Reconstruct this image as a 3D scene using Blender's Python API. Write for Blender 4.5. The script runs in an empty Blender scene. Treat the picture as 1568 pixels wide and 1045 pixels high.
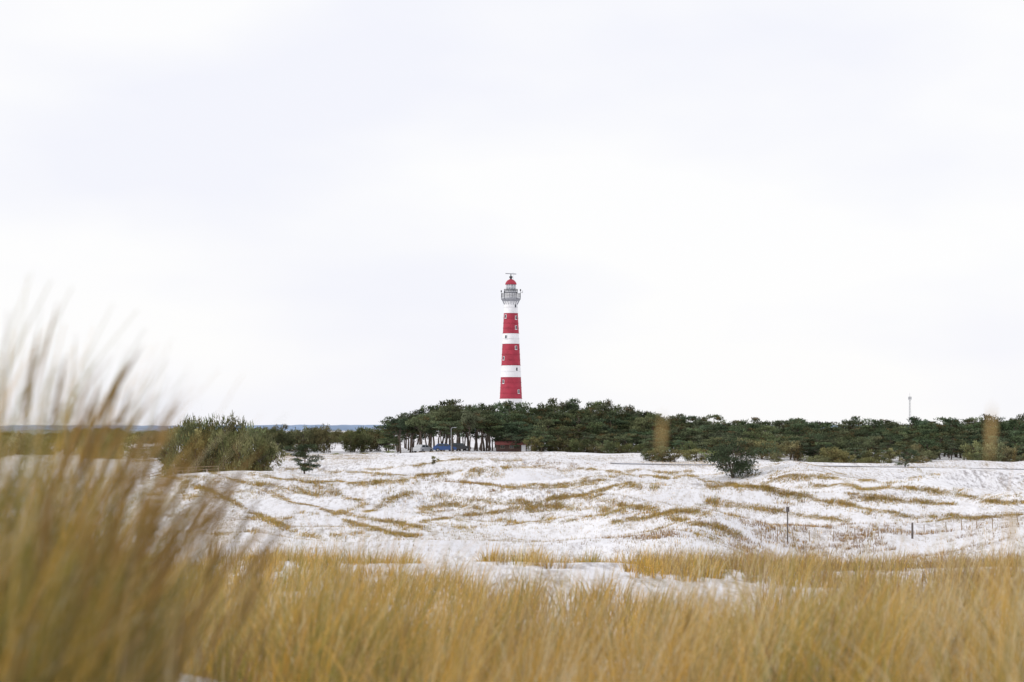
import bpy, math, numpy as np
from mathutils import Vector
rng = np.random.default_rng(7)
scene = bpy.context.scene
scene.view_settings.view_transform='Standard'
scene.view_settings.look='None'
scene.view_settings.exposure=0

# ------------------------------------------------------------------ camera
EZ = 9.0
LENS=85.0
F = 1568*LENS/36.0
PITCH = math.atan(132.5/F)
cam_d = bpy.data.cameras.new('camera'); cam = bpy.data.objects.new('camera', cam_d)
scene.collection.objects.link(cam); scene.camera = cam
cam.location=(0,0,EZ); cam.rotation_euler=(math.radians(90)+PITCH,0,0)
cam_d.lens=LENS; cam_d.sensor_width=36; cam_d.clip_start=0.1; cam_d.clip_end=20000
cam_d.dof.use_dof=True; cam_d.dof.focus_distance=400; cam_d.dof.aperture_fstop=4.4

# ------------------------------------------------------------------ noise / terrain
TB = np.random.default_rng(3).random((256,256))
def vn(x,y):
    x=np.asarray(x,float); y=np.asarray(y,float)
    xi=np.floor(x).astype(int); yi=np.floor(y).astype(int)
    fx=x-xi; fy=y-yi
    fx=fx*fx*fx*(fx*(fx*6-15)+10); fy=fy*fy*fy*(fy*(fy*6-15)+10)
    a=TB[xi&255,yi&255]; b=TB[(xi+1)&255,yi&255]; c=TB[xi&255,(yi+1)&255]; d=TB[(xi+1)&255,(yi+1)&255]
    return (a*(1-fx)+b*fx)*(1-fy)+(c*(1-fx)+d*fx)*fy
def fbm(x,y,o=4):
    s=0;a=0.5;t=0
    for i in range(o):
        s=s+a*vn(x*2**i+17.3*i,y*2**i+9.1*i); t+=a; a*=0.5
    return s/t
PY=np.array([-400,-20,0,3,8,15,25,35,45,54,70,90,120,150,180,230,300,400,450,520,900,2500,9000.])
PZ=np.array([-6,-2.,-1.1,-1.12,-1.26,-1.58,-2.06,-2.36,-2.55,-3.1,-5.2,-6.8,-7.45,-7.2,-6.75,-6.1,-5.5,-4.9,-4.65,-4.3,-3.5,-4.,-6.])
ty=np.concatenate([np.arange(-400,1000,1.0),np.arange(1000,9001,50.)])
tz=np.interp(ty,PY,PZ)
n1=1400
tz[:n1]=np.convolve(np.pad(tz[:n1],4,mode='edge'),np.ones(9)/9,mode='valid')
def sst(a,b,v):
    t=np.clip((v-a)/(b-a),0,1); return t*t*(3-2*t)
def gs(x,y,cx,cy,sx,sy): return np.exp(-((x-cx)/sx)**2-((y-cy)/sy)**2)
def path_y(x): return 346-0.55*np.clip(x-14,-10,90)
def ridge(x,y):
    wx=x+9*fbm(x/30,y/30+5,2); wy=y+16*fbm(x/30+40,y/40,2)
    return 1-np.abs(2*fbm(wx/30,wy/46,2)-1)
def Hr(x,y):
    z=np.interp(y,ty,tz)
    w=sst(100,150,y)*(1-0.68*sst(270,370,y))*(1-sst(420,480,y))
    w=w*(1-0.93*np.exp(-((y-path_y(x)+3)/17)**2)*sst(8,16,x))
    z=z+w*((ridge(x,y)-0.78)*6.4*(0.42+0.58*sst(150,250,y))+ (fbm(x/9,y/12,2)-0.5)*2.0)
    wn=sst(12,22,y)*(1-sst(60,95,y))
    z=z+wn*((fbm(x/5+3,y/8,3)-0.5)*0.46)+ (1-sst(8,14,y))*(fbm(x/1.1,y/1.1,2)-0.5)*0.22*(y>-5)
    z=z+0.14*gs(x,y,0.9,41,3.5,8)
    z=z+0.50*gs(x,y,-1.25,4.3,0.55,2.0)+0.50*gs(x,y,-1.8,8.5,1.0,3.2)+0.14*gs(x,y,2.6,9,1.4,4)
    z=z+0.3*gs(x,y,-62,330,30,30)+0.5*gs(x,y,60,290,40,22)
    return z
def H(x,y): return Hr(x,y)+EZ
gx=np.arange(-130,130.1,0.5); gy=np.arange(95,470.1,0.5)
GX,GY=np.meshgrid(gx,gy); GZ=Hr(GX,GY)
def Hg(x,y):
    fx=np.clip((x+130)/0.5,0,len(gx)-1.001); fy=np.clip((y-95)/0.5,0,len(gy)-1.001)
    i=fx.astype(int); j=fy.astype(int); a=fx-i; b=fy-j
    return (GZ[j,i]*(1-a)+GZ[j,i+1]*a)*(1-b)+(GZ[j+1,i]*(1-a)+GZ[j+1,i+1]*a)*b
def spots(u,v,y0=100,y1=460,step=0.4):
    "bearing + depression angle of surveyed points -> where they meet the terrain"
    u=np.atleast_1d(np.asarray(u,float)); v=np.atleast_1d(np.asarray(v,float))
    cx=(u-784)/F; cz=-(v-522.5)/F
    dy=math.cos(PITCH)-math.sin(PITCH)*cz; dz=math.sin(PITCH)+math.cos(PITCH)*cz
    ys=np.arange(y0,y1,step)[None]; xs=(cx/dy)[:,None]*ys; zr=(dz/dy)[:,None]*ys
    h=Hg(xs,np.broadcast_to(ys,xs.shape)); hit=h>=zr; i=np.argmax(hit,1); i[~hit.any(1)]=ys.shape[1]-1
    k=np.arange(len(u)); return xs[k,i],ys[0,i],h[k,i]+EZ
def spot(u,v,y0=100,y1=460):
    a,b,c=spots(u,v,y0,y1); return a[0],b[0],c[0]
def atd(u,y): return (u-784)/F*y

# ------------------------------------------------------------------ mesh helpers
def mk(name,V,Fc,mats,col=None,midx=None,smooth=False,parent=None,loc=None):
    V=np.asarray(V,np.float32); Fc=np.asarray(Fc,np.int32)
    me=bpy.data.meshes.new(name)
    me.vertices.add(len(V)); me.vertices.foreach_set('co',V.ravel())
    kf=Fc.shape[1]
    me.loops.add(Fc.size); me.loops.foreach_set('vertex_index',Fc.ravel())
    me.polygons.add(len(Fc)); me.polygons.foreach_set('loop_start',np.arange(0,Fc.size,kf,dtype=np.int32))
    try: me.polygons.foreach_set('loop_total',np.full(len(Fc),kf,np.int32))
    except Exception: pass
    if midx is not None: me.polygons.foreach_set('material_index',np.asarray(midx,np.int32))
    me.polygons.foreach_set('use_smooth',np.full(len(Fc),smooth))
    if col is not None:
        a=me.color_attributes.new('Col','FLOAT_COLOR','POINT')
        c=np.ones((len(V),4),np.float32); c[:,:3]=col; a.data.foreach_set('color',c.ravel())
    me.update(calc_edges=True)
    if len(Fc)<200000: me.validate()
    for m in (mats if isinstance(mats,list) else [mats]): me.materials.append(m)
    ob=bpy.data.objects.new(name,me); scene.collection.objects.link(ob)
    if parent: ob.parent=parent
    if loc is not None: ob.location=loc
    return ob
class Acc:
    def __init__(s): s.V=[];s.F=[];s.C=[];s.M=[];s.n=0
    def add(s,V,Fc,C=(1,1,1),m=0):
        V=np.asarray(V,float).reshape(-1,3); Fc=np.asarray(Fc,int).reshape(-1,4)
        s.V.append(V); s.F.append(Fc+s.n); s.n+=len(V)
        s.C.append(np.broadcast_to(np.asarray(C,float),(len(V),3)).copy()); s.M.append(np.full(len(Fc),m))
    def build(s,name,mats,**k):
        return mk(name,np.concatenate(s.V),np.concatenate(s.F),mats,col=np.concatenate(s.C),midx=np.concatenate(s.M),**k)
    def merged(s): return np.concatenate(s.V),np.concatenate(s.F),np.concatenate(s.C),np.concatenate(s.M)
BF=np.array([[0,3,2,1],[4,5,6,7],[0,1,5,4],[1,2,6,5],[2,3,7,6],[3,0,4,7]])
def box(acc,x0,x1,y0,y1,z0,z1,m=0,C=(1,1,1)):
    acc.add([[x0,y0,z0],[x1,y0,z0],[x1,y1,z0],[x0,y1,z0],[x0,y0,z1],[x1,y0,z1],[x1,y1,z1],[x0,y1,z1]],BF,C,m)
def tube(acc,P,R,n=6,m=0,C=(1,1,1)):
    P=np.asarray(P,float); R=np.asarray(R,float); K=len(P)
    T=np.gradient(P,axis=0); T/=np.linalg.norm(T,axis=1)[:,None]+1e-9
    up=np.where(np.abs(T[:,2:3])>0.9,np.array([[1.,0,0]]),np.array([[0,0,1.]]))
    A=np.cross(T,up); A/=np.linalg.norm(A,axis=1)[:,None]+1e-9
    for i in range(1,K):
        if np.dot(A[i],A[i-1])<0: A[i]*=-1
    B=np.cross(T,A)
    an=np.linspace(0,2*np.pi,n,endpoint=False)
    V=P[:,None]+R[:,None,None]*(A[:,None]*np.cos(an)[None,:,None]+B[:,None]*np.sin(an)[None,:,None])
    i=np.arange(K-1)[:,None]; j=np.arange(n)[None]; j2=(j+1)%n
    Fc=np.stack([i*n+j,i*n+j2,(i+1)*n+j2,(i+1)*n+j],-1).reshape(-1,4)
    acc.add(V.reshape(-1,3),Fc,C,m)
def lathe(acc,prof,n=40,cx=0,cy=0,ms=None):
    prof=np.asarray(prof,float)
    an=np.linspace(0,2*np.pi,n,endpoint=False)
    for i in range(len(prof)-1):
        (r0,z0),(r1,z1)=prof[i],prof[i+1]
        V=np.concatenate([np.stack([cx+r0*np.cos(an),cy+r0*np.sin(an),np.full(n,z0)],1),np.stack([cx+r1*np.cos(an),cy+r1*np.sin(an),np.full(n,z1)],1)])
        j=np.arange(n); j2=(j+1)%n
        acc.add(V,np.stack([j,j2,j2+n,j+n],1),(1,1,1),0 if ms is None else ms[i])
def empty(name,loc=(0,0,0)):
    e=bpy.data.objects.new(name,None); e.empty_display_size=0.5; e.location=loc; scene.collection.objects.link(e); return e

# ------------------------------------------------------------------ materials
def newmat(name):
    m=bpy.data.materials.new(name); m.use_nodes=True; nt=m.node_tree; nt.nodes.clear()
    o=nt.nodes.new('ShaderNodeOutputMaterial'); return m,nt,o
def plain(name,c,rough=0.7,var=0.12,scale=3.0,metal=0.0,bump=0.0):
    m,nt,o=newmat(name); N=nt.nodes; L=nt.links
    p=N.new('ShaderNodeBsdfPrincipled'); p.inputs['Roughness'].default_value=rough; p.inputs['Metallic'].default_value=metal
    tc=N.new('ShaderNodeTexCoord'); nz=N.new('ShaderNodeTexNoise'); nz.inputs['Scale'].default_value=scale; nz.inputs['Detail'].default_value=6
    L.new(tc.outputs['Object'],nz.inputs['Vector'])
    r=N.new('ShaderNodeValToRGB'); r.color_ramp.elements[0].position=0.3; r.color_ramp.elements[1].position=0.7
    r.color_ramp.elements[0].color=(*[x*(1-var) for x in c],1); r.color_ramp.elements[1].color=(*[min(1,x*(1+var)) for x in c],1)
    L.new(nz.outputs['Fac'],r.inputs['Fac']); L.new(r.outputs['Color'],p.inputs['Base Color'])
    L.new(p.outputs[0],o.inputs['Surface']); return m
def leafmat(name,trans=0.35):
    m,nt,o=newmat(name); N=nt.nodes; L=nt.links
    a=N.new('ShaderNodeAttribute'); a.attribute_name='Col'
    d=N.new('ShaderNodeBsdfDiffuse'); t=N.new('ShaderNodeBsdfTranslucent'); mx=N.new('ShaderNodeMixShader'); mx.inputs[0].default_value=trans
    L.new(a.outputs['Color'],d.inputs['Color']); L.new(a.outputs['Color'],t.inputs['Color'])
    L.new(d.outputs[0],mx.inputs[1]); L.new(t.outputs[0],mx.inputs[2]); L.new(mx.outputs[0],o.inputs['Surface']); return m
M_grass=leafmat('dry_marram_grass',0.4); M_leaf=leafmat('pine_needles',0.2)
M_bark=plain('pine_bark',(0.10,0.075,0.06),0.9,0.35,6)
M_wood=plain('weathered_wood',(0.30,0.22,0.15),0.85,0.25,5)
M_post=plain('dark_post_wood',(0.12,0.10,0.09),0.85,0.25,5)
M_white=plain('white_paint',(0.80,0.80,0.82),0.5,0.05,0.6)
M_red=plain('red_paint',(0.36,0.026,0.052),0.7,0.18,0.5)
M_dark=plain('dark_iron',(0.05,0.05,0.055),0.5,0.2,3)
M_steel=plain('galvanised_steel',(0.35,0.36,0.38),0.4,0.1,4,0.3)
M_rail=plain('grey_gallery_paint',(0.34,0.35,0.38),0.5,0.1,4)
M_glass=plain('window_glass',(0.04,0.05,0.06),0.1,0.1,1)
M_lens=plain('lantern_glass',(0.36,0.40,0.44),0.15,0.3,1.5)
M_blue=plain('blue_car_paint',(0.03,0.08,0.24),0.3,0.05,1)
M_grey=plain('silver_car_paint',(0.45,0.46,0.48),0.3,0.05,1)
M_tyre=plain('tyre_rubber',(0.02,0.02,0.02),0.8,0.1,4)
M_brick=plain('brick_wall',(0.09,0.055,0.045),0.9,0.3,8)
M_tile=plain('red_roof_tiles',(0.17,0.045,0.04),0.8,0.3,5)

def ground_mat():
    m,nt,o=newmat('snowy_dune_ground'); N=nt.nodes; L=nt.links
    p=N.new('ShaderNodeBsdfPrincipled'); p.inputs['Roughness'].default_value=0.85; p.inputs['Specular IOR Level'].default_value=0.15
    tc=N.new('ShaderNodeTexCoord')
    def noise(s,d,rg=0.55,sc=(1,1,1)):
        mp=N.new('ShaderNodeMapping'); mp.inputs['Scale'].default_value=sc; L.new(tc.outputs['Object'],mp.inputs['Vector'])
        n=N.new('ShaderNodeTexNoise'); n.inputs['Scale'].default_value=s; n.inputs['Detail'].default_value=d; n.inputs['Roughness'].default_value=rg
        L.new(mp.outputs[0],n.inputs['Vector']); return n.outputs['Fac']
    def ramp(f,a,b,ca=(0,0,0,1),cb=(1,1,1,1)):
        r=N.new('ShaderNodeValToRGB'); r.color_ramp.elements[0].position=a; r.color_ramp.elements[1].position=b
        r.color_ramp.elements[0].color=ca; r.color_ramp.elements[1].color=cb; L.new(f,r.inputs['Fac']); return r.outputs['Color']
    def math_(op,a,b):
        n=N.new('ShaderNodeMath'); n.operation=op
        for i,v in enumerate((a,b)):
            if isinstance(v,(int,float)): n.inputs[i].default_value=v
            else: L.new(v,n.inputs[i])
        return n.outputs[0]
    big=ramp(noise(0.055,6,0.62,(1,0.55,1)),0.43,0.60)
    fine=ramp(noise(3.0,8,0.8,(1,0.12,1)),0.48,0.62)
    fine2=ramp(noise(0.9,9,0.8,(1,0.12,1)),0.52,0.61)
    k1=math_('MULTIPLY',fine,math_('ADD',math_('MULTIPLY',big,0.70),0.17))
    k2=math_('MULTIPLY',fine2,math_('ADD',math_('MULTIPLY',big,0.50),0.14))
    fac=math_('MINIMUM',math_('ADD',k1,k2),0.85)
    tint=ramp(noise(0.12,4),0.4,0.6,(0.33,0.27,0.19,1),(0.26,0.23,0.23,1))
    snow=ramp(noise(0.06,5),0.35,0.65,(0.745,0.74,0.775,1),(0.85,0.845,0.87,1))
    mx=N.new('ShaderNodeMixRGB'); L.new(fac,mx.inputs[0]); L.new(snow,mx.inputs[1]); L.new(tint,mx.inputs[2])
    L.new(mx.outputs[0],p.inputs['Base Color'])
    b=N.new('ShaderNodeBump'); b.inputs['Strength'].default_value=0.45; b.inputs['Distance'].default_value=0.18
    L.new(noise(1.2,8,0.65),b.inputs['Height']); L.new(b.outputs[0],p.inputs['Normal'])
    L.new(p.outputs[0],o.inputs['Surface']); return m
M_ground=ground_mat()

# ------------------------------------------------------------------ ground sheet
def grow(start,step,end,g):
    o=[];v=start;s=step
    while v<end: s*=g; v+=s; o.append(v)
    return o
xp=list(np.arange(0,7,0.3))+list(np.arange(7,110,0.75)); xp+=grow(xp[-1],0.9,9000,1.09)
xs=np.array([-a for a in xp[:0:-1]]+xp)
ys=np.array(sorted([-a for a in grow(4,1.5,3000,1.25)])+list(np.arange(-4,16,0.3))+list(np.arange(16,60,0.5))+list(np.arange(60,520,0.8))+grow(520,1.0,9000,1.07))
X,Y=np.meshgrid(xs,ys); Z=H(X,Y)
nx,ny=len(xs),len(ys)
i=np.arange(ny-1)[:,None]; j=np.arange(nx-1)[None]
Fc=np.stack([i*nx+j,i*nx+j+1,(i+1)*nx+j+1,(i+1)*nx+j],-1).reshape(-1,4)
mk('snowy_dune_ground',np.stack([X,Y,Z],-1).reshape(-1,3),Fc,M_ground,smooth=True)

# ------------------------------------------------------------------ grass blades
def blades(acc,root,Ln,az,th0,th1,w,S,C,prof=None,Ctip=None):
    n=len(root); t=np.linspace(0,1,S+1)
    th=th0[:,None]+th1[:,None]*t[None]**1.3
    dx=np.sin(th)*Ln[:,None]/S; dz=np.cos(th)*Ln[:,None]/S
    hx=np.concatenate([np.zeros((n,1)),np.cumsum((dx[:,:-1]+dx[:,1:])/2,1)],1)
    hz=np.concatenate([np.zeros((n,1)),np.cumsum((dz[:,:-1]+dz[:,1:])/2,1)],1)
    P=np.stack([root[:,0:1]+hx*np.cos(az)[:,None],root[:,1:2]+hx*np.sin(az)[:,None],root[:,2:3]+hz],-1)
    fa=rng.random(n)*np.pi
    Wd=np.stack([np.cos(fa),np.sin(fa),np.zeros(n)],-1)
    pr=(1-0.85*t**1.5) if prof is None else np.interp(t,prof[0],prof[1])
    off=Wd[:,None]*(w[:,None]*pr[None]*0.5)[...,None]
    V=np.stack([P-off,P+off],2).reshape(n,-1,3)
    b=np.arange(n)[:,None]*(2*(S+1)); s=np.arange(S)[None]*2
    Fc=np.stack([b+s,b+s+1,b+s+3,b+s+2],-1).reshape(-1,4)
    CC=np.repeat(C[:,None],2*(S+1),1)
    if Ctip is not None:
        tt=np.repeat(t,2)[None,:,None]; CC=CC*(1-tt)+Ctip[:,None]*tt
    acc.V.append(V.reshape(-1,3)); acc.F.append(Fc+acc.n); acc.n+=V.shape[0]*V.shape[1]
    acc.C.append(CC.reshape(-1,3)); acc.M.append(np.zeros(len(Fc)))
GOLD=np.array([0.66,0.385,0.07]); STRAW=np.array([0.72,0.53,0.24]); PALE=np.array([0.78,0.68,0.48]); OLIVE=np.array([0.26,0.235,0.045]); BROWN=np.array([0.23,0.13,0.075]); GREEN=np.array([0.12,0.14,0.035]); TAN=np.array([0.42,0.30,0.14])
def tufts(acc,cx,cy,nb,rad,L,w,S,pal,wind=0.0,spread=0.45,bend=0.9,tip=0.3,tone=None,hf=None,keep=0.6):
    n=len(cx); ti=np.repeat(np.arange(n),nb); m=len(ti)
    a=rng.random(m)*2*np.pi; r=np.sqrt(rng.random(m))*np.broadcast_to(rad,(n,))[ti]
    x=cx[ti]+r*np.cos(a); y=cy[ti]+r*np.sin(a)
    z=(Hg(x,y)+EZ) if hf else H(x,y)
    root=np.stack([x,y,z-0.02],-1)
    Ln=np.broadcast_to(L,(n,))[ti]*rng.uniform(0.5,1.1,m)
    th0=np.abs(rng.normal(0,spread*0.5,m)); th1=np.abs(rng.normal(bend*0.6,bend*0.4,m))
    tb=rng.uniform(0.6,1.5,n)[ti]; th1=th1*tb
    wn_=(np.broadcast_to(wind,(n,))*rng.uniform(0.2,1.7,n))[ti]
    vx=np.cos(a)*th1+wn_; vy=np.sin(a)*th1
    az=np.arctan2(vy,vx)
    cols=np.array([p[0] for p in pal]); pw=np.array([p[1] for p in pal],float); pw/=pw.sum()
    tc=rng.choice(len(pal),n,p=pw)[ti]; bc=rng.choice(len(pal),m,p=pw); ch=np.where(rng.random(m)<keep,tc,bc)
    C=cols[ch]*rng.uniform(0.65,1.2,m)[:,None]*rng.uniform(0.7,1.15,n)[ti][:,None]
    if tone is not None: C=C*tone[ti][:,None]
    C=np.clip(C,0,0.82)
    Ct=np.clip(C*(1-tip)+STRAW*tip,0,0.82)
    blades(acc,root,Ln,az,th0,th1,np.broadcast_to(w,(m,))*rng.uniform(0.7,1.3,m),S,C*0.88,Ctip=Ct)
def scatter(y0,y1,dens,ax=0.26,bx=1.4):
    A=ax*(y1*y1-y0*y0)+2*bx*(y1-y0); n=int(A*dens*1.0)
    y=rng.uniform(y0,y1,n*3); W=ax*y+bx; keep=rng.random(n*3)<W/(ax*y1+bx); y=y[keep][:n]
    x=rng.uniform(-1,1,len(y))*(ax*y+bx); return x,y

G=Acc()
x,y=scatter(2.8,16,12)
mm=~((np.abs(x)<0.6)&(y<3.4)); x,y=x[mm],y[mm]
cl=fbm(x/0.7+5,y/0.9,2); kp=cl>0.40; x,y,cl=x[kp],y[kp],cl[kp]
LL=0.74*(0.34+1.2*cl)*np.where(rng.random(len(x))<0.2,1.15,0.95)
gp=fbm(x/0.6+30,y/1.1,2)
for s_,pal in ((gp<=0.43,[(GOLD,3),(STRAW,2.6),(PALE,3.4),(OLIVE,0.8),(TAN,1.5)]),((gp>0.43)&(gp<0.56),[(GOLD,6),(STRAW,1.6),(PALE,0.9),(OLIVE,1.8),(TAN,1.2)]),(gp>=0.56,[(GOLD,2.4),(STRAW,0.6),(OLIVE,4),(GREEN,2.6),(BROWN,1.6),(TAN,1)])):
    tufts(G,x[s_],y[s_],36,0.10,LL[s_],0.006,6,pal,wind=0.30,spread=0.5,bend=1.1,keep=0.82)
x,y=scatter(16,52,5.5)
u=784+F*x/y
nz=fbm(x/1.3+9,y/3.0+4,3)
patch=np.exp(-((u-830)/300)**2)*sst(19,27,y)
thr=0.45+0.16*patch-0.25*(1-sst(17,26,y))-0.06*sst(1100,1300,u)-0.06*(1-sst(450,620,u))
kp=nz>thr; x,y,u=x[kp],y[kp],u[kp]
right=(u>1060+90*rng.standard_normal(len(u)))&(y>22)
l=~right
tufts(G,x[l],y[l],22,0.17,(0.48-0.12*sst(28,45,y[l]))*(0.5+0.8*rng.random(l.sum())),0.010,4,[(GOLD,4.5),(STRAW,1.6),(PALE,0.8),(OLIVE,2.6),(BROWN,1.4),(TAN,1.5)],wind=0.25,bend=1.0,keep=0.75)
r=right
tufts(G,x[r],y[r],22,0.2,0.46*(0.5+0.7*rng.random(r.sum())),0.011,4,[(GOLD,1.8),(BROWN,4.8),(OLIVE,1.6),(STRAW,0.8),(PALE,0.3),(TAN,1.5)],wind=0.2,bend=0.8,keep=0.7)
n=430
x=rng.uniform(-2.0,-0.36,n); y=rng.uniform(3.4,5.9,n)
uu=784+F*x/y
k=(uu<215+45*rng.standard_normal(n)); x,y,uu=x[k],y[k],uu[k]
hL=np.interp(uu,[-300,0,60,130,200,300],[0.94,0.98,1.02,0.92,0.70,0.46])
tufts(G,x,y,34,0.08,hL*(0.52+0.52*rng.random(len(x))),0.006,8,[(GOLD,3.6),(OLIVE,4),(GREEN,3.2),(STRAW,1.0),(PALE,0.8),(BROWN,0.6)],wind=0.42,spread=0.32,bend=0.9,tip=0.2,keep=0.8)
def culms(x,y,L,th0,th1,az,headw=0.011,stem=0.2,dark=0.66):
    n=len(x); root=np.stack([x,y,H(x,y)-0.02],-1)
    C=np.tile(STRAW*dark*np.array([1,0.93,0.85]),(n,1))*rng.uniform(0.6,1.1,n)[:,None]
    for rep in range(3):
        blades(G,root,L,az,th0,th1,np.full(n,headw),16,C,prof=([0,0.82,0.88,0.94,1.0],[stem,stem*0.8,1.0,0.8,0.1]))
n=100
y=rng.uniform(3.7,5.2,n); uu=np.where(rng.random(n)<0.6,rng.uniform(0,140,n),rng.uniform(-60,240,n)); x=(uu-784)/F*y
culms(x,y,rng.uniform(0.74,1.02,n),rng.uniform(0.0,0.15,n),rng.uniform(0.1,0.8,n),rng.normal(0,0.5,n))
n=40
y=rng.uniform(5,10,n); uu=rng.uniform(250,1700,n); x=(uu-784)/F*y
culms(x,y,rng.uniform(0.5,0.7,n),rng.uniform(0.0,0.2,n),rng.uniform(0.1,0.6,n),rng.normal(0,0.6,n))
x=np.array([atd(968,2.9),atd(1472,2.9),atd(1524,4.4)]); y=np.array([2.9,2.9,4.4])
hh=np.array([Hr(a,b) for a,b in zip(x,y)])
top=np.array([(655-645)/F*2.9,(655-634)/F*2.9,-(790-655)/F*4.4])
for q in range(3):
    Lq=(top-hh)[q]*1.01; f=0.045/Lq if q<1 else 0.055/Lq
    C=np.tile(STRAW*0.85,(1,1)); rt=np.array([[x[q],y[q],hh[q]+EZ]])
    for rep in range(2): blades(G,rt,np.array([Lq]),np.zeros(1),np.full(1,0.01),np.full(1,0.05),np.full(1,0.008),44,C,prof=([0,1-f*1.1,1-f*0.75,1-f*0.3,1.0],[0.07,0.06,1.0,0.85,0.15]))
G.build('dune_grass',M_grass)

# grass out on the dune field
Gf=Acc()
lines=[
 [(205,706),(260,708),(310,716),(345,730),(385,742),(440,750),(500,758),(560,768)],
 [(400,752),(440,766),(480,776),(510,788),(540,800),(590,814),(640,824)],
 [(520,786),(570,798),(600,802),(640,806)],
 [(560,784),(590,770),(620,758),(690,762),(760,772),(830,770),(880,764),(915,752),(960,744),(1010,748)],
 [(880,760),(940,774),(985,782),(1030,794),(1080,808),(1130,820)],
 [(1080,744),(1150,746),(1200,758),(1260,766),(1330,782),(1400,792),(1480,794),(1568,788)],
 [(1240,742),(1330,748),(1420,754),(1500,766),(1590,774)],
 [(380,728),(480,738),(560,744),(620,738),(680,724),(760,718),(840,716)],
 [(640,800),(720,790),(800,780),(860,776)],
 [(700,740),(780,746),(860,742),(930,736)],
 [(980,728),(1050,732),(1120,742),(1180,748)],
 [(1080,770),(1150,776),(1220,790),(1300,800)],
 [(300,745),(350,765),(400,790),(450,815)],
 [(560,720),(640,712),(700,705),(800,706)],[(860,722),(960,720),(1060,726)],
 [(430,716),(520,722),(600,728)],[(1300,758),(1380,768),(1460,776)],[(240,728),(280,740),(330,752)],
 [(940,800),(1000,790),(1060,786),(1130,790)],[(640,782),(690,776),(740,780)],[(1180,730),(1260,733),(1340,738)]]
major=len(lines)
g2=np.random.default_rng(21)
for _ in range(60):
    u0=g2.uniform(180,1560); v0=g2.uniform(708,822); ln_=g2.uniform(40,150); sl=g2.normal(0,0.10); cv_=g2.normal(0,7)
    lines.append([(u0+ln_*t,v0+sl*ln_*t+cv_*4*t*(1-t)) for t in (0,0.33,0.66,1.0)])
for li,ln in enumerate(lines):
    mj=li<major
    P=np.array(ln,float); span=abs(P[-1,0]-P[0,0]); N_=int(span*(5.0 if mj else 2.4)); t0=rng.random(N_)*(len(P)-1)
    uu=np.interp(t0,np.arange(len(P)),P[:,0]); s=uu*0+li*3.3
    vv=np.interp(t0,np.arange(len(P)),P[:,1])+11*(fbm(uu/34,s,3)-0.5)
    dn=np.clip(fbm(uu/22,s+50,3)-0.36,0,1)*2.6
    vv=vv+rng.normal(0,0.5,N_)*(0.4+dn)+rng.exponential(1.2,N_)*(rng.random(N_)<0.3)*(0.4+2*dn)
    pr=sst(0.30,0.62,fbm(uu/9,s*2+9,3)+0.10*(1 if mj else -0.4))
    kp=rng.random(N_)<pr; uu,vv,dn=uu[kp],vv[kp],dn[kp]
    if len(uu)<5: continue
    x,y,_=spots(uu,vv,step=0.5); x=x+rng.normal(0,0.2,len(x)); y=y+rng.normal(0,0.5,len(x))
    sz=(0.14+0.22*dn)*(0.45+0.8*rng.random(len(x)))
    warm=vn(uu/60,uu*0+li*3.3)>0.5
    for sel,pal in ((warm,[(GOLD,2.2),(STRAW,1.5),(OLIVE,2.8),(BROWN,1.2),(TAN,1.8)]),(~warm,[(GOLD,1.0),(STRAW,1.2),(OLIVE,2.6),(BROWN,2.4),(TAN,2.4)])):
        if sel.sum(): tufts(Gf,x[sel],y[sel],6,0.22,np.minimum(sz[sel],0.38),0.030,2,pal,wind=0.2,bend=0.9,hf=True,tip=0.2)
x,y=scatter(105,440,3.8,0.26,6)
nzz=fbm(x/14+3,y/26+8,4); kp=(nzz>0.51+0.08*rng.standard_normal(len(x))); x,y=x[kp],y[kp]
pu=fbm(x/25,y/25+40,2)>0.50
for sel,pal in ((pu,[(BROWN*1.3,3),(TAN,2),(OLIVE,1)]),(~pu,[(GOLD,0.7),(STRAW,1.6),(TAN,2),(OLIVE,1.6),(BROWN,1.8)])):
    tufts(Gf,x[sel],y[sel],4,0.22,0.20*(0.35+1.0*rng.random(sel.sum())),0.020,2,pal,wind=0.15,bend=0.8,hf=True)
print('field tufts',len(x))
for (u_,v_,su,sy,nn) in ((845,709,60,5,500),(1000,822,60,5,300),(1330,830,160,7,1200),(1170,836,80,5,500),(720,752,60,6,250)):
    cx_,cy_,_=spot(u_,v_); x=cx_+rng.normal(0,su/F*cy_*0.6,nn); y=cy_+rng.normal(0,sy,nn)
    kp=fbm(x/3,y/4,2)>0.46; x,y=x[kp],y[kp]
    tufts(Gf,x,y,7,0.25,0.30,0.03,2,[(BROWN,4),(BROWN*1.3,2),(GOLD,1.0)],bend=0.6,hf=True)
Gf.build('dune_field_grass',M_grass)

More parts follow.
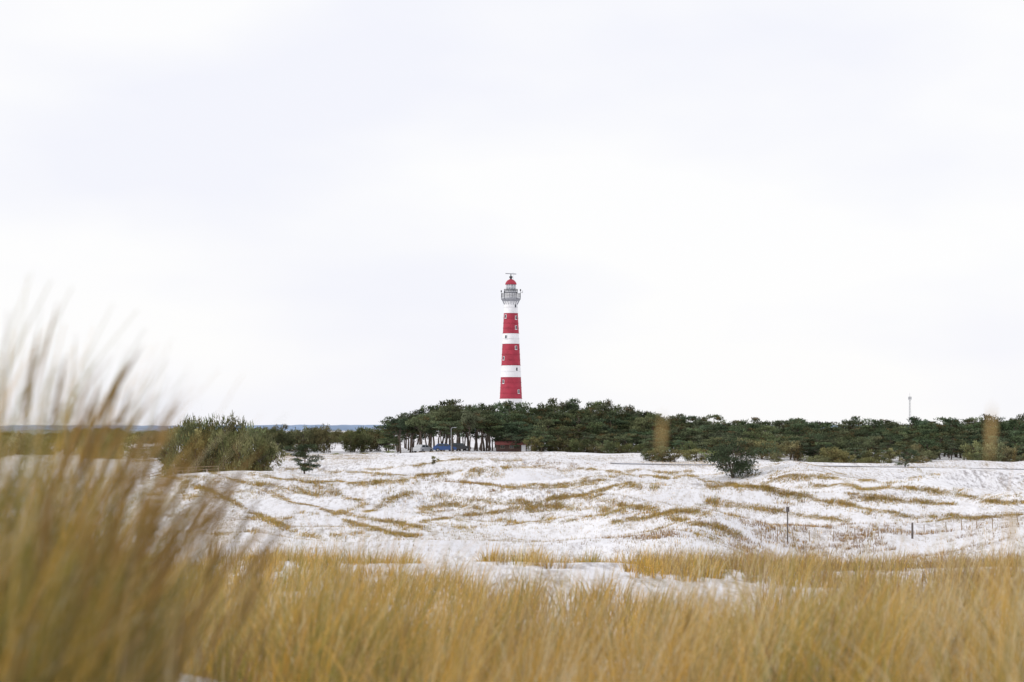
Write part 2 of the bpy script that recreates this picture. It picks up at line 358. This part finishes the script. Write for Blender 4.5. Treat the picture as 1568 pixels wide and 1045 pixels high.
# ------------------------------------------------------------------ pines
def pine(H0,R,seed,leaf=0.3,nc=14,nl=60,base=0.35,lean=0.1,flat=0.45,wind=0.3,hue=0.0,stems=1):
    g=np.random.default_rng(seed); A=Acc()
    for st in range(stems):
        bx,by=(g.normal(0,0.25*R,2) if stems>1 else (0,0))
        la=g.normal(0,lean,2)*H0+np.array([0.05*H0,0]) + (np.array([bx,by])*1.2)
        K=6; t=np.linspace(0,1,K)
        P=np.stack([bx*0.4+la[0]*t**1.4+g.normal(0,0.02*H0,K)*t,by*0.4+la[1]*t**1.4+g.normal(0,0.02*H0,K)*t,-0.3+t*(H0*0.86+0.3)],1)
        r0=0.018*H0+0.03
        tube(A,P,r0*(1-0.8*t)+0.01,6,0)
        ncs=max(3,nc//stems)
        for c in range(ncs):
            f=(c+0.5)/ncs
            hz=base+(1-base)*f**0.85
            rr=R*(0.35+0.75*np.sin(np.pi*min(1,(0.25+0.75*(1-f)))**0.9))*g.uniform(0.35,1.0)
            if f>0.85: rr*=0.45
            a=g.random()*2*np.pi+c*2.4
            s=np.array([np.interp(hz*0.8,t,P[:,0]),np.interp(hz*0.8,t,P[:,1]),max(0.2,(hz-0.14)*H0*0.9)])
            e=np.array([s[0]+rr*np.cos(a)+wind*0.3*R,s[1]+rr*np.sin(a),hz*H0*0.95+g.normal(0,0.02*H0)])
            mid=(s+e)/2+np.array([0,0,-0.03*H0])
            tube(A,[s,mid,e],[r0*0.35,r0*0.25,r0*0.1],4,0)
            cr=R*g.uniform(0.34,0.58)
            sub=3; base_t=g.uniform(0.6,1.5)
            for q in range(sub):
                cc=e+g.normal(0,1,3)*np.array([cr*0.55,cr*0.55,cr*0.16])
                n=nl//sub
                d=g.normal(0,1,(n,3)); d/=np.linalg.norm(d,axis=1)[:,None]; d*=(g.random(n)**0.45)[:,None]
                pos=cc+d*np.array([cr*0.8,cr*0.8,cr*flat])
                ax1=g.normal(0,1,(n,3))+np.array([0,0,0.9]); ax1/=np.linalg.norm(ax1,axis=1)[:,None]
                ax2=np.cross(ax1,g.normal(0,1,(n,3))); ax2/=np.linalg.norm(ax2,axis=1)[:,None]
                l=leaf*g.uniform(0.6,1.3,n)[:,None]; w=l*0.42
                V=np.stack([pos-ax2*w*0.5,pos+ax2*w*0.5,pos+ax2*w*0.15+ax1*l,pos-ax2*w*0.15+ax1*l],1)
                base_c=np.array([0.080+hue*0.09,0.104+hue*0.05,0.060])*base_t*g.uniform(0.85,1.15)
                top=np.clip(d[:,2]*0.5+0.6,0.2,1.1)[:,None]  # light from above put into needle colour: paler towards each clump's top
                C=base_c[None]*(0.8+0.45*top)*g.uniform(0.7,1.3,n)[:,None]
                if g.random()<0.12: C=C*0.4+np.array([0.10,0.065,0.03])*0.7
                A.add(V.reshape(-1,3),np.arange(n*4).reshape(-1,4),np.repeat(C,4,0),1)
    return A.merged()
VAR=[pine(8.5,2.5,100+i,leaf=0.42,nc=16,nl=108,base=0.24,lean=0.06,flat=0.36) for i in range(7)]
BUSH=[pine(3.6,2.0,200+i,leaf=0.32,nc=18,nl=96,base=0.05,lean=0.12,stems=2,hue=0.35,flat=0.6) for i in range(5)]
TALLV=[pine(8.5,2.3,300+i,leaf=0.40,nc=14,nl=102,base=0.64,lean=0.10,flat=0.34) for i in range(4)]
def put(A,var,x,y,hs,rs,tone=1.0,dz=0):
    V,Fc,C,M=var; a=rng.random()*2*np.pi
    ca,sa=np.cos(a),np.sin(a)
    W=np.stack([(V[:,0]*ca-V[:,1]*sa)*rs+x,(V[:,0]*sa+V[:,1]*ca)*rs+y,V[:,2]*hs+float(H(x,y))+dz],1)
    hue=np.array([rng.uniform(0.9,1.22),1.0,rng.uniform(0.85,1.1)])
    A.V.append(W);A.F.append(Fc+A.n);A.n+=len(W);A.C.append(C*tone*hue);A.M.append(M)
cu=[575,600,640,690,740,780,810,860,920,960,1010,1060,1100,1150,1200,1245,1290,1340,1400,1450,1500,1568,1700]
cv=[656,636,625,615,618,620,611,615,614,622,630,637,635,642,643,636,648,640,644,633,641,637,641]
W_=Acc(); cnt=0
for row,(yy,frac) in enumerate([(450,0.45),(458,0.60),(468,0.76),(480,0.90),(494,1.0),(512,1.0)]):
    u=597-row*3+rng.uniform(0,10)
    while u<1760:
        y=yy+rng.normal(0,3)
        y-= 75*float(sst(950,1250,u))
        x=atd(u,y); g0=Hr(x,y)
        rowv=np.interp(u,cu,cv)+rng.uniform(-5,11)
        ztop=(655-rowv)/F*y
        fr=min(frac*rng.uniform(0.82,1.06),1.03)
        h=(ztop-g0)*fr
        if u<640 : h*=np.interp(u,[560,640],[0.75,1])
        if (597<u<768) and row<5:
            h=(ztop-g0)*rng.uniform(0.70,0.95)
            if row==0 and rng.random()<0.3: u+=12; continue
            v=TALLV[rng.integers(len(TALLV))]
        else: v=VAR[rng.integers(len(VAR))]
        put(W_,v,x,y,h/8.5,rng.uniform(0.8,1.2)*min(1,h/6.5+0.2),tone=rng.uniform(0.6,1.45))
        cnt+=1
        u+=rng.uniform(11,20)
W_.build('pine_forest',[M_bark,M_leaf]); print('forest trees',cnt)

S_=Acc()
def shrub(u,y,h,r=1.0,tone=1.0):
    x=atd(u,y); put(S_,BUSH[rng.integers(len(BUSH))],x,y,h/3.6,r,tone)
for u in np.arange(985,1700,15):
    if rng.random()<0.85:
        y=376-0.03*(u-985)+rng.normal(0,5); shrub(u+rng.normal(0,6),y,rng.uniform(1.4,3.0),rng.uniform(0.5,0.9),rng.uniform(0.9,1.6))
for u in np.arange(815,1010,13): shrub(u,441+rng.normal(0,2)-15*float(sst(900,1010,u)),rng.uniform(1.5,3),rng.uniform(0.6,0.9),rng.uniform(0.6,1.1))
# clump of wind-shaped bushes: crowns reach a little above the far horizon
for u,y,top in [(258,308,668),(274,312,660),(290,318,650),(304,322,646),(322,326,650),(338,320,645),(352,324,643),(368,322,650),(384,318,658),(396,312,668),(344,306,664),(366,304,668),(322,308,666),(300,310,666),(388,306,676),(405,312,682)]:
    x=atd(u,y); g0=Hr(x,y); h=(655-top)/F*y-g0
    shrub(u,y,h*1.02,0.78,rng.uniform(0.7,1.5))
for u in list(np.arange(-20,90,11))+list(np.arange(112,200,12)): shrub(u+rng.normal(0,4),390+rng.normal(0,10),rng.uniform(2.2,4.0),0.85,rng.uniform(0.9,1.5))
for u in (150,168,206,232,250): shrub(u+rng.normal(0,4),345+rng.normal(0,8),rng.uniform(1.2,2.2),0.7,rng.uniform(1.0,1.6))
for u in np.arange(406,500,9): shrub(u+rng.normal(0,3),455+rng.normal(0,8),rng.uniform(3.4,4.8),0.85,rng.uniform(0.6,0.95))
for u in np.arange(536,580,8): shrub(u,465+rng.normal(0,6),rng.uniform(3.2,4.6),0.8,rng.uniform(0.6,0.95))
for u in (392,440,505,560,596): shrub(u+rng.normal(0,5),425+rng.normal(0,8),rng.uniform(0.5,0.9),0.4,rng.uniform(1.2,2.0))
S_.build('dune_scrub',[M_bark,M_leaf])
B_=Acc()
for yy,hh_ in ((600,2.7),(650,3.1)):
    u=-150.0
    while u<600:
        h=hh_*(0.45+1.0*float(fbm(np.array(u/45.),np.array(yy*1.),2)))*rng.uniform(0.85,1.12)
        x=atd(u,yy+rng.normal(0,8)); put(B_,BUSH[rng.integers(len(BUSH))],x,yy+rng.normal(0,8),h/3.6,1.2,rng.uniform(0.7,1.05)); u+=rng.uniform(9,20)
B_.build('distant_tree_row',[M_bark,M_leaf])

def lone(u,v,h,r,seed,tone=1.0,**k):
    x,y,z=spot(u,v)
    sc=y/330.0
    V,Fc,C,M=pine(h*sc,r*sc,seed,**k)
    mk('pine_tree',V,Fc,[M_bark,M_leaf],col=C*tone,midx=M,loc=(x,y,z-0.05))
    print('pine',u,v,round(y),)
lone(466,726,4.3,1.9,11,0.7,leaf=0.2,nc=20,nl=190,base=0.14,flat=0.26,lean=0.08)
lone(1122,732,4.8,3.2,25,0.75,leaf=0.24,nc=28,nl=210,base=0.10,flat=0.3,stems=3,lean=0.12)
lone(1306,708,3.2,2.4,13,leaf=0.22,nc=18,nl=150,base=0.12,flat=0.35,stems=2,hue=0.2)
lone(1386,716,3.0,1.3,14,leaf=0.2,nc=14,nl=120,base=0.1,flat=0.4)
lone(414,702,2.6,1.0,15,leaf=0.2,nc=12,nl=100,base=0.15,hue=0.3)
lone(1245,702,3.4,1.8,16,leaf=0.25,nc=18,nl=120,base=0.12,stems=2)
lone(663,712,1.2,0.6,17,leaf=0.15,nc=8,nl=70,base=0.1,hue=0.8)

# ------------------------------------------------------------------ distant wooded hills
def woodband(name,mat,specs):
    Dd=Acc()
    for (y,zb,zt,x0,x1,sd,am,st) in specs:
        xx=np.arange(x0,x1,st); top=zt+am*(fbm(xx/150,xx*0+sd*7,3)-0.5)+1.6*(fbm(xx/14,xx*0+sd,3)-0.5)
        e=np.minimum(1,np.minimum(xx-x0,x1-xx)/60.); top=zb+(top-zb)*np.clip(e,0.05,1)
        n=len(xx); wob=20*(fbm(xx/40,xx*0+3,2)-.5)
        R=[np.stack([xx,y-60.+wob,np.full(n,EZ+zb)],1),np.stack([xx,y-40.+wob,EZ+zb+(top-zb)*0.6],1),np.stack([xx,y-22.+wob,EZ+zb+(top-zb)*0.92],1),np.stack([xx,y+0.+wob,EZ+top],1),np.stack([xx,y+60.+wob,np.full(n,EZ+zb)],1)]
        V=np.concatenate(R); j=np.arange(n-1)
        Dd.add(V,np.concatenate([np.stack([k*n+j,k*n+j+1,(k+1)*n+j+1,(k+1)*n+j],1) for k in range(4)]))
    Dd.build(name,mat)
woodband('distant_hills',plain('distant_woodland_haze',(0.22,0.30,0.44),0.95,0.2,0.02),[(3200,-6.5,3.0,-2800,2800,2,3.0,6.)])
woodband('distant_woodland',plain('distant_woodland',(0.13,0.17,0.18),0.95,0.5,0.08),[(1500,-5,-1.2,-420,-150,1,2.2,3.),(1150,-5,-1.3,-360,-60,4,1.8,3.)])

# ------------------------------------------------------------------ lighthouse
LY=831.0; px=LY/F; LX=atd(782.3,LY)
lh=empty('lighthouse',(LX,LY,EZ))
def zr(v): return (655-v)*px
def rad(v): return np.interp(v,[462,480,560,611,640,672],[10.0,10.8,14.6,17.0,18.4,20])*px
rows=[672,640,611,578,560,527,511,480,462]
cols=[0,0,1,0,1,0,1,0]
A=Acc()
for a in range(len(rows)-1):
    v0,v1=rows[a],rows[a+1]; nn=max(1,int(round((v0-v1)/8)))
    vs=np.linspace(v0,v1,nn+1)
    for q in range(nn):
        r0,r1=rad(vs[q]),rad(vs[q+1]); z0,z1=zr(vs[q]),zr(vs[q+1])
        lathe(A,[(r0+0.10,z0),(r0+0.10,z0+0.16),(r0,z0+0.18),(r1,z1)],48,ms=[cols[a]]*3)
A.build('tower',[M_white,M_red],parent=lh)
A=Acc()
lathe(A,[(10*px,zr(462)),(11*px,zr(461)),(14.3*px,zr(458)),(14.5*px,zr(457)),(14.5*px,zr(456.2)),(0.2,zr(456.2))],48)
lathe(A,[(8.6*px,zr(456.1)),(8.6*px,zr(449)),(10.6*px,zr(448)),(10.6*px,zr(447)),(0.2,zr(447))],48,ms=[1,0,0,0])
for a in np.linspace(0,2*np.pi,16,endpoint=False):
    c,s=math.cos(a),math.sin(a)
    tube(A,[[c*10*px,s*10*px,zr(467)],[c*12.5*px,s*12.5*px,zr(461.5)],[c*14.2*px,s*14.2*px,zr(458.3)]],[0.1,0.1,0.1],4)
A.build('gallery_deck',[M_rail,M_white],parent=lh)
A=Acc()
def ring(r,z,t):
    an=np.linspace(0,2*np.pi,41); tube(A,np.stack([r*np.cos(an),r*np.sin(an),np.full(41,z)],1),np.full(41,t),4)
for R_,zb,zt,n in ((14.2*px,zr(456.2),zr(449.5),22),(10.3*px,zr(447),zr(443),16)):
    for f in (0.35,0.68,1.0): ring(R_,zb+(zt-zb)*f,0.05)
    for a in np.linspace(0,2*np.pi,n,endpoint=False):
        c,s=math.cos(a)*R_,math.sin(a)*R_; tube(A,[[c,s,zb],[c,s,zt+0.03]],[0.05,0.05],4)
for a,hh in ((0.05,3.0),(3.1,2.6),(-0.9,1.9),(-2.3,2.2)):
    c,s=math.cos(a)*14.7*px,math.sin(a)*14.7*px
    tube(A,[[c,s,zr(459)],[c,s,zr(456)+hh]],[0.07,0.06],5)
    box(A,c-0.22,c+0.22,s-0.18,s+0.18,zr(456)+hh-0.7,zr(456)+hh-0.1)
tube(A,[[14.5*px,0,zr(449)],[18.0*px,0.2,zr(447)]],[0.06,0.04],4); tube(A,[[18.0*px,0.2,zr(449)],[18.0*px,0.2,zr(445)]],[0.05,0.05],4)
A.build('gallery_railing',M_dark,parent=lh)
A=Acc(); lathe(A,[(7.3*px,zr(446.9)),(7.3*px,zr(436.2)),(0.1,zr(436.1))],24); A.build('lantern_glazing',M_lens,parent=lh)
A=Acc()
for a in np.linspace(0,2*np.pi,12,endpoint=False):
    c,s=math.cos(a)*7.45*px,math.sin(a)*7.45*px; tube(A,[[c,s,zr(446.9)],[c,s,zr(436)]],[0.09,0.09],4)
ring(7.5*px,zr(443),0.08); ring(7.5*px,zr(439.5),0.08)
lathe(A,[(7.7*px,zr(447)),(7.7*px,zr(445.4)),(7.35*px,zr(445.3))],24)
A.build('lantern_mullions',M_white,parent=lh)
A=Acc(); lathe(A,[(0.1,zr(436)),(8.6*px,zr(435.9)),(8.7*px,zr(434.6)),(7.4*px,zr(431.8)),(5.2*px,zr(429.4)),(2.6*px,zr(428.0)),(1.6*px,zr(427.6)),(0.05,zr(427.4))],32); A.build('dome',M_red,parent=lh)
A=Acc(); lathe(A,[(1.5*px,zr(427.8)),(1.6*px,zr(426)),(2.6*px,zr(425.2)),(2.7*px,zr(423.6)),(1.2*px,zr(422.8)),(0.7*px,zr(422)),(0.6*px,zr(419.6)),(0.02,zr(419.5))],16)
A.build('roof_ventilator',M_dark,parent=lh)
A=Acc(); a=0.25; c,s=math.cos(a),math.sin(a)
tube(A,[[-8.4*px*c,-8.4*px*s,zr(419.0)],[8.4*px*c,8.4*px*s,zr(419.6)]],[0.17,0.17],6)
tube(A,[[3.5*px,0,zr(429)],[3.5*px,0,zr(417)]],[0.04,0.03],4)
A.build('radar_scanner',M_rail,parent=lh)
A=Acc()
for (u,v) in [(789,469),(774.5,485),(790,487),(790,502),(775,516.5),(790,533),(771.5,549),(791,566),(771,585),(794,600),(781,617)]:
    off=(u-782.3)*px; r=rad(v); off=max(-r*0.8,min(r*0.8,off)); aa=math.asin(off/r)
    cx,cy=math.sin(aa)*r,-math.cos(aa)*r
    rt=np.array([math.cos(aa),math.sin(aa),0]); nn=np.array([math.sin(aa),-math.cos(aa),0]); z=zr(v)
    def bx(w,h,d0,d1,m,dz=0):
        P=[]
        for zz in (-h/2+dz,h/2+dz):
            for (sx,dd) in ((-1,d1),(1,d1),(1,d0),(-1,d0)): P.append(np.array([cx,cy,z+zz])+rt*sx*w/2+nn*dd)
        A.add(P,BF,(1,1,1),m)
    bx(0.80,1.3,-0.4,0.14,0); bx(0.60,1.08,-0.3,0.17,1); bx(0.95,0.12,-0.3,0.25,0,-0.70)
A.build('windows',[M_white,M_glass],parent=lh)

# ------------------------------------------------------------------ radio mast
my=700; mxx=atd(1393,my); mz=float(H(mxx,my))
A=Acc(); ht=EZ+(655-602)/F*my-mz
for (a,b) in ((-.35,-.2),(.35,-.2),(0,.4)):
    tube(A,[[a,b,0],[a*0.5,b*0.5,ht*0.93]],[0.05,0.04],4)
z=0.0
while z<ht*0.9:
    k0=1-0.5*z/ht; k1=1-0.5*(z+0.8)/ht
    pts=[(-.35,-.2),(.35,-.2),(0,.4)]
    for i_ in range(3):
        p0=pts[i_]; p1=pts[(i_+1)%3]
        tube(A,[[p0[0]*k0,p0[1]*k0,z],[p1[0]*k1,p1[1]*k1,z+0.8]],[0.02,0.02],4)
    z+=0.8
tube(A,[[0,0,ht*0.9],[0,0,ht]],[0.04,0.03],4)
box(A,-0.45,-0.25,-0.3,-0.1,ht*0.86,ht*0.92); box(A,0.25,0.45,-0.3,-0.1,ht*0.86,ht*0.92)
A.build('radio_mast',M_steel,loc=(mxx,my,mz))

# ------------------------------------------------------------------ vehicles
def car(u,y,paint,rot=0.0):
    x=atd(u,y); z=float(H(x,y))+0.05
    e=empty('parked_car',(x,y,z)); e.rotation_euler=(0,0,rot)
    W=0.88
    def prism(prof,w0,w1,m,name,mat):
        prof=np.array(prof); n=len(prof)
        zz=prof[:,1]; wz=np.interp(zz,[zz.min(),zz.max()],[w0,w1])
        a=np.stack([prof[:,0],-wz,zz],1); b=np.stack([prof[:,0],wz,zz],1)
        V=np.concatenate([a,b]); j=np.arange(n); j2=(j+1)%n
        me=bpy.data.meshes.new(name)
        me.from_pydata([tuple(v) for v in V],[],[tuple(range(n))[::-1],tuple(range(n,2*n))]+[(int(p),int(q_),int(q_+n),int(p+n)) for p,q_ in zip(j,j2)])
        me.materials.append(mat); o=bpy.data.objects.new(name,me); scene.collection.objects.link(o); o.parent=e
        bv=o.modifiers.new('b','BEVEL'); bv.width=0.05; bv.segments=2; return o
    prism([(-2.1,.3),(2.1,.3),(2.15,.6),(2.0,.82),(1.1,.95),(-1.9,.98),(-2.12,.85)],W,W*0.96,0,'body',paint)
    prism([(1.15,.93),(0.5,1.42),(-1.2,1.48),(-1.85,.96)],W*0.95,W*0.75,0,'cabin',paint)
    prism([(0.85,.99),(0.42,1.36),(-0.3,1.40),(-0.3,.99)],W*0.96,W*0.80,0,'front_windows',M_glass)
    prism([(-0.4,.99),(-0.4,1.40),(-1.15,1.40),(-1.55,1.0)],W*0.96,W*0.80,0,'rear_windows',M_glass)
    prism([(1.18,.96),(0.57,1.40),(0.45,1.38),(1.05,.96)],W*0.84,W*0.70,0,'windscreen',M_glass)
    for wx in (-1.35,1.35):
        for s in (-1,1):
            A=Acc(); an=np.linspace(0,2*np.pi,18,endpoint=False)
            for r0,y0,r1,y1 in ((0.32,-.1,.32,.1),(0.32,.1,0.18,.11),(0.18,.11,0.01,.09),(0.32,-.1,0.01,-.1)):
                V=np.concatenate([np.stack([r0*np.cos(an),np.full(18,y0),r0*np.sin(an)],1),np.stack([r1*np.cos(an),np.full(18,y1),r1*np.sin(an)],1)]); j=np.arange(18)
                A.add(V,np.stack([j,(j+1)%18,(j+1)%18+18,j+18],1),(1,1,1),1 if r0==0.18 else 0)
            o=A.build('wheel',[M_tyre,M_steel],parent=e,loc=(wx,s*(W-0.08),0.32)); o.rotation_euler=(0,0,0 if s>0 else math.pi)
    return e
car(681,446,M_blue,rot=0.1); car(703,450,M_dark,rot=0.2); car(648,447,M_grey,rot=1.0)

# ------------------------------------------------------------------ house under the pines
def house(u,y,w,d,hw,hr,rot=0.0):
    x=atd(u,y); z=float(H(x,y)); e=empty('brick_house',(x,y,z)); e.rotation_euler=(0,0,rot)
    A=Acc(); box(A,-w/2,w/2,-d/2,d/2,-0.5,hw)
    A.add([[-w/2,-d/2,hw],[-w/2,d/2,hw],[-w/2,0,hw+hr-0.1],[-w/2,-d/2,hw]],[[0,1,2,3]]); A.add([[w/2,-d/2,hw],[w/2,d/2,hw],[w/2,0,hw+hr-0.1],[w/2,-d/2,hw]],[[0,1,2,3]])
    A.build('walls',M_brick,parent=e)
    A=Acc(); o=0.35
    for s in (-1,1):
        P=[[-w/2-o,s*(d/2+o),hw-0.12],[w/2+o,s*(d/2+o),hw-0.12],[w/2+o,0,hw+hr],[-w/2-o,0,hw+hr]]
        A.add(P+[[p[0],p[1],p[2]+0.14] for p in P],BF)
    A.build('roof',M_tile,parent=e)
    A=Acc(); B=Acc()
    for wx in np.arange(-w/2+1.0,w/2-1.2,1.7):
        box(A,wx-0.4,wx+0.4,-d/2-0.06,-d/2+0.02,0.6,1.25)
        box(B,wx-0.34,wx-0.03,-d/2-0.08,-d/2,0.66,1.19); box(B,wx+0.03,wx+0.34,-d/2-0.08,-d/2,0.66,1.19)
    A.build('window_frames',M_wood,parent=e); B.build('window_panes',M_glass,parent=e)
    A=Acc(); box(A,w/2-0.9,w/2-0.1,-d/2-0.07,-d/2,0,1.4); A.build('door',M_white,parent=e)
    A=Acc(); box(A,w/2-1.6,w/2-1.2,-0.2,0.2,hw+hr-0.3,hw+hr+0.4); A.build('chimney',M_brick,parent=e)
house(783,450,5.4,2.6,1.4,0.45,0.05)

# ------------------------------------------------------------------ lamp posts, sign, fences, path
def lamp(u,y,h):
    x=atd(u,y); A=Acc(); tube(A,[[0,0,-0.2],[0,0,h]],[0.08,0.05],6); tube(A,[[0,0,h-0.05],[0.35,0,h+0.1],[0.6,0,h+0.1]],[0.04,0.04,0.04],5)
    box(A,0.45,0.95,-0.1,0.1,h+0.03,h+0.16); A.build('street_lamp',M_steel,loc=(x,y,float(H(x,y))))
lamp(691,441,4.3)
def wpost(u,v,h,r=0.06):
    x,y,z=spot(u,v,105,400); A=Acc(); tube(A,[[0,0,-0.3],[0.01,0,h-0.06],[0.01,0,h],[0.01,0,h+0.001]],[r,r*0.9,r*0.75,0.002],8); return A,(x,y,z)
A,p=wpost(1206,831,2.4,0.05); box(A,-0.10,0.12,-0.08,-0.05,2.05,2.4); A.build('trail_marker_post',M_post,loc=p)
A,p=wpost(1397,826,1.1,r=0.08); A.build('wooden_post',M_post,loc=p)
def fence(pts,name,h=1.0,sp=3.0,wire=(0.35,0.65,0.95),mat=M_post,r=0.045,rail=0.008):
    A=Acc(); pts=np.array(pts,float); out=[]
    for a,b in zip(pts[:-1],pts[1:]):
        n=max(1,int(np.linalg.norm(b-a)/sp))
        for q in range(n): out.append(a+(b-a)*q/n)
    out.append(pts[-1]); top=[]
    for p in out:
        hh=h*rng.uniform(0.85,1.08); z=float(H(p[0],p[1])); lx,ly=rng.normal(0,0.05,2)
        tube(A,[[p[0],p[1],z-0.3],[p[0]+lx,p[1]+ly,z+hh],[p[0]+lx,p[1]+ly,z+hh+0.001]],[r,r*0.9,0.002],6); top.append((p[0]+lx,p[1]+ly,z))
    for w in wire:
        tube(A,[[t[0],t[1]-0.04,t[2]+h*w] for t in top],np.full(len(top),rail),4)
    return A.build(name,mat)
fp=[spot(u,v,105,300)[:2] for u,v in ((1165,832),(1240,830),(1310,826),(1380,820),(1450,815),(1520,810),(1640,800))]
fence(fp,'wire_fence',0.75,1.6,r=0.035,rail=0.004,mat=M_wood)
fp=[(atd(u,y),y) for u,y in ((-60,285),(60,288),(150,290),(230,292),(335,294))]
fence(fp,'wooden_rail_fence',0.9,2.2,(0.55,0.92),M_wood,0.05,0.03)
x,y=atd(283,291),289; A=Acc()
for k in range(4): box(A,-1.0,1.0,-0.42+k*0.22,-0.24+k*0.22,0.74,0.79)
for s in (-1,1):
    for k in range(2): box(A,-1.0,1.0,s*0.78-0.12+k*0.15-0.03,s*0.78-0.0+k*0.15-0.03,0.44,0.48)
    for xx in (-0.75,0.75): tube(A,[[xx,s*0.6,-0.1],[xx,s*0.2,0.73]],[0.05,0.05],4)
for xx in (-0.75,0.75): tube(A,[[xx+0.08,-0.85,0.40],[xx+0.08,0.85,0.40]],[0.04,0.04],4)
A.build('picnic_table',M_wood,loc=(x,y,float(H(x,y))+0.02))
M_path=plain('snow_dusted_asphalt',(0.40,0.40,0.44),0.9,0.3,0.8)
cx=np.linspace(14,110,200); cy=path_y(cx); V=[]
for s in np.linspace(-1.6,1.6,5): V.append(np.stack([cx,cy+s,H(cx,cy+s)+0.08],1))
n=200; j=np.arange(n-1)
mk('cycle_path',np.concatenate(V),np.concatenate([np.stack([k*n+j,k*n+j+1,(k+1)*n+j+1,(k+1)*n+j],1) for k in range(4)]),M_path)

# ------------------------------------------------------------------ sky and sun
w=bpy.data.worlds.new('World'); scene.world=w; w.use_nodes=True; nt=w.node_tree; nt.nodes.clear(); N=nt.nodes; L=nt.links
out=N.new('ShaderNodeOutputWorld'); SUN_EL=math.radians(27); SUN_AZ=math.radians(255)
sky=N.new('ShaderNodeTexSky'); sky.sky_type='NISHITA'; sky.sun_disc=False; sky.sun_elevation=SUN_EL; sky.sun_rotation=SUN_AZ
b1=N.new('ShaderNodeBackground'); b1.inputs['Strength'].default_value=0.08; L.new(sky.outputs[0],b1.inputs['Color'])
tc=N.new('ShaderNodeTexCoord'); mp=N.new('ShaderNodeMapping'); mp.inputs['Scale'].default_value=(1,1,2.6); mp.inputs['Location'].default_value=(0.35,0.2,0.1); mp.inputs['Rotation'].default_value=(0,math.radians(12),0)
L.new(tc.outputs['Generated'],mp.inputs['Vector'])
nz=N.new('ShaderNodeTexNoise'); nz.inputs['Scale'].default_value=5.0; nz.inputs['Detail'].default_value=4; nz.inputs['Roughness'].default_value=0.45
L.new(mp.outputs[0],nz.inputs['Vector'])
r=N.new('ShaderNodeValToRGB'); r.color_ramp.elements[0].position=0.36; r.color_ramp.elements[1].position=0.57
r.color_ramp.elements[0].color=(0.915,0.92,0.99,1); r.color_ramp.elements[1].color=(1.0,0.995,1.0,1)
L.new(nz.outputs['Fac'],r.inputs['Fac'])
b2=N.new('ShaderNodeBackground'); b2.inputs['Strength'].default_value=1.05; L.new(r.outputs[0],b2.inputs['Color'])
mx=N.new('ShaderNodeMixShader'); mx.inputs[0].default_value=0.92; L.new(b1.outputs[0],mx.inputs[1]); L.new(b2.outputs[0],mx.inputs[2]); L.new(mx.outputs[0],out.inputs['Surface'])
sd=bpy.data.lights.new('sun','SUN'); sd.energy=1.4; sd.angle=math.radians(10); sd.color=(1,0.96,0.9)
so=bpy.data.objects.new('sun',sd); scene.collection.objects.link(so)
dirv=Vector((math.sin(SUN_AZ)*math.cos(SUN_EL),math.cos(SUN_AZ)*math.cos(SUN_EL),math.sin(SUN_EL)))
so.rotation_euler=dirv.to_track_quat('Z','Y').to_euler(); so.location=dirv*50+Vector((0,0,EZ))
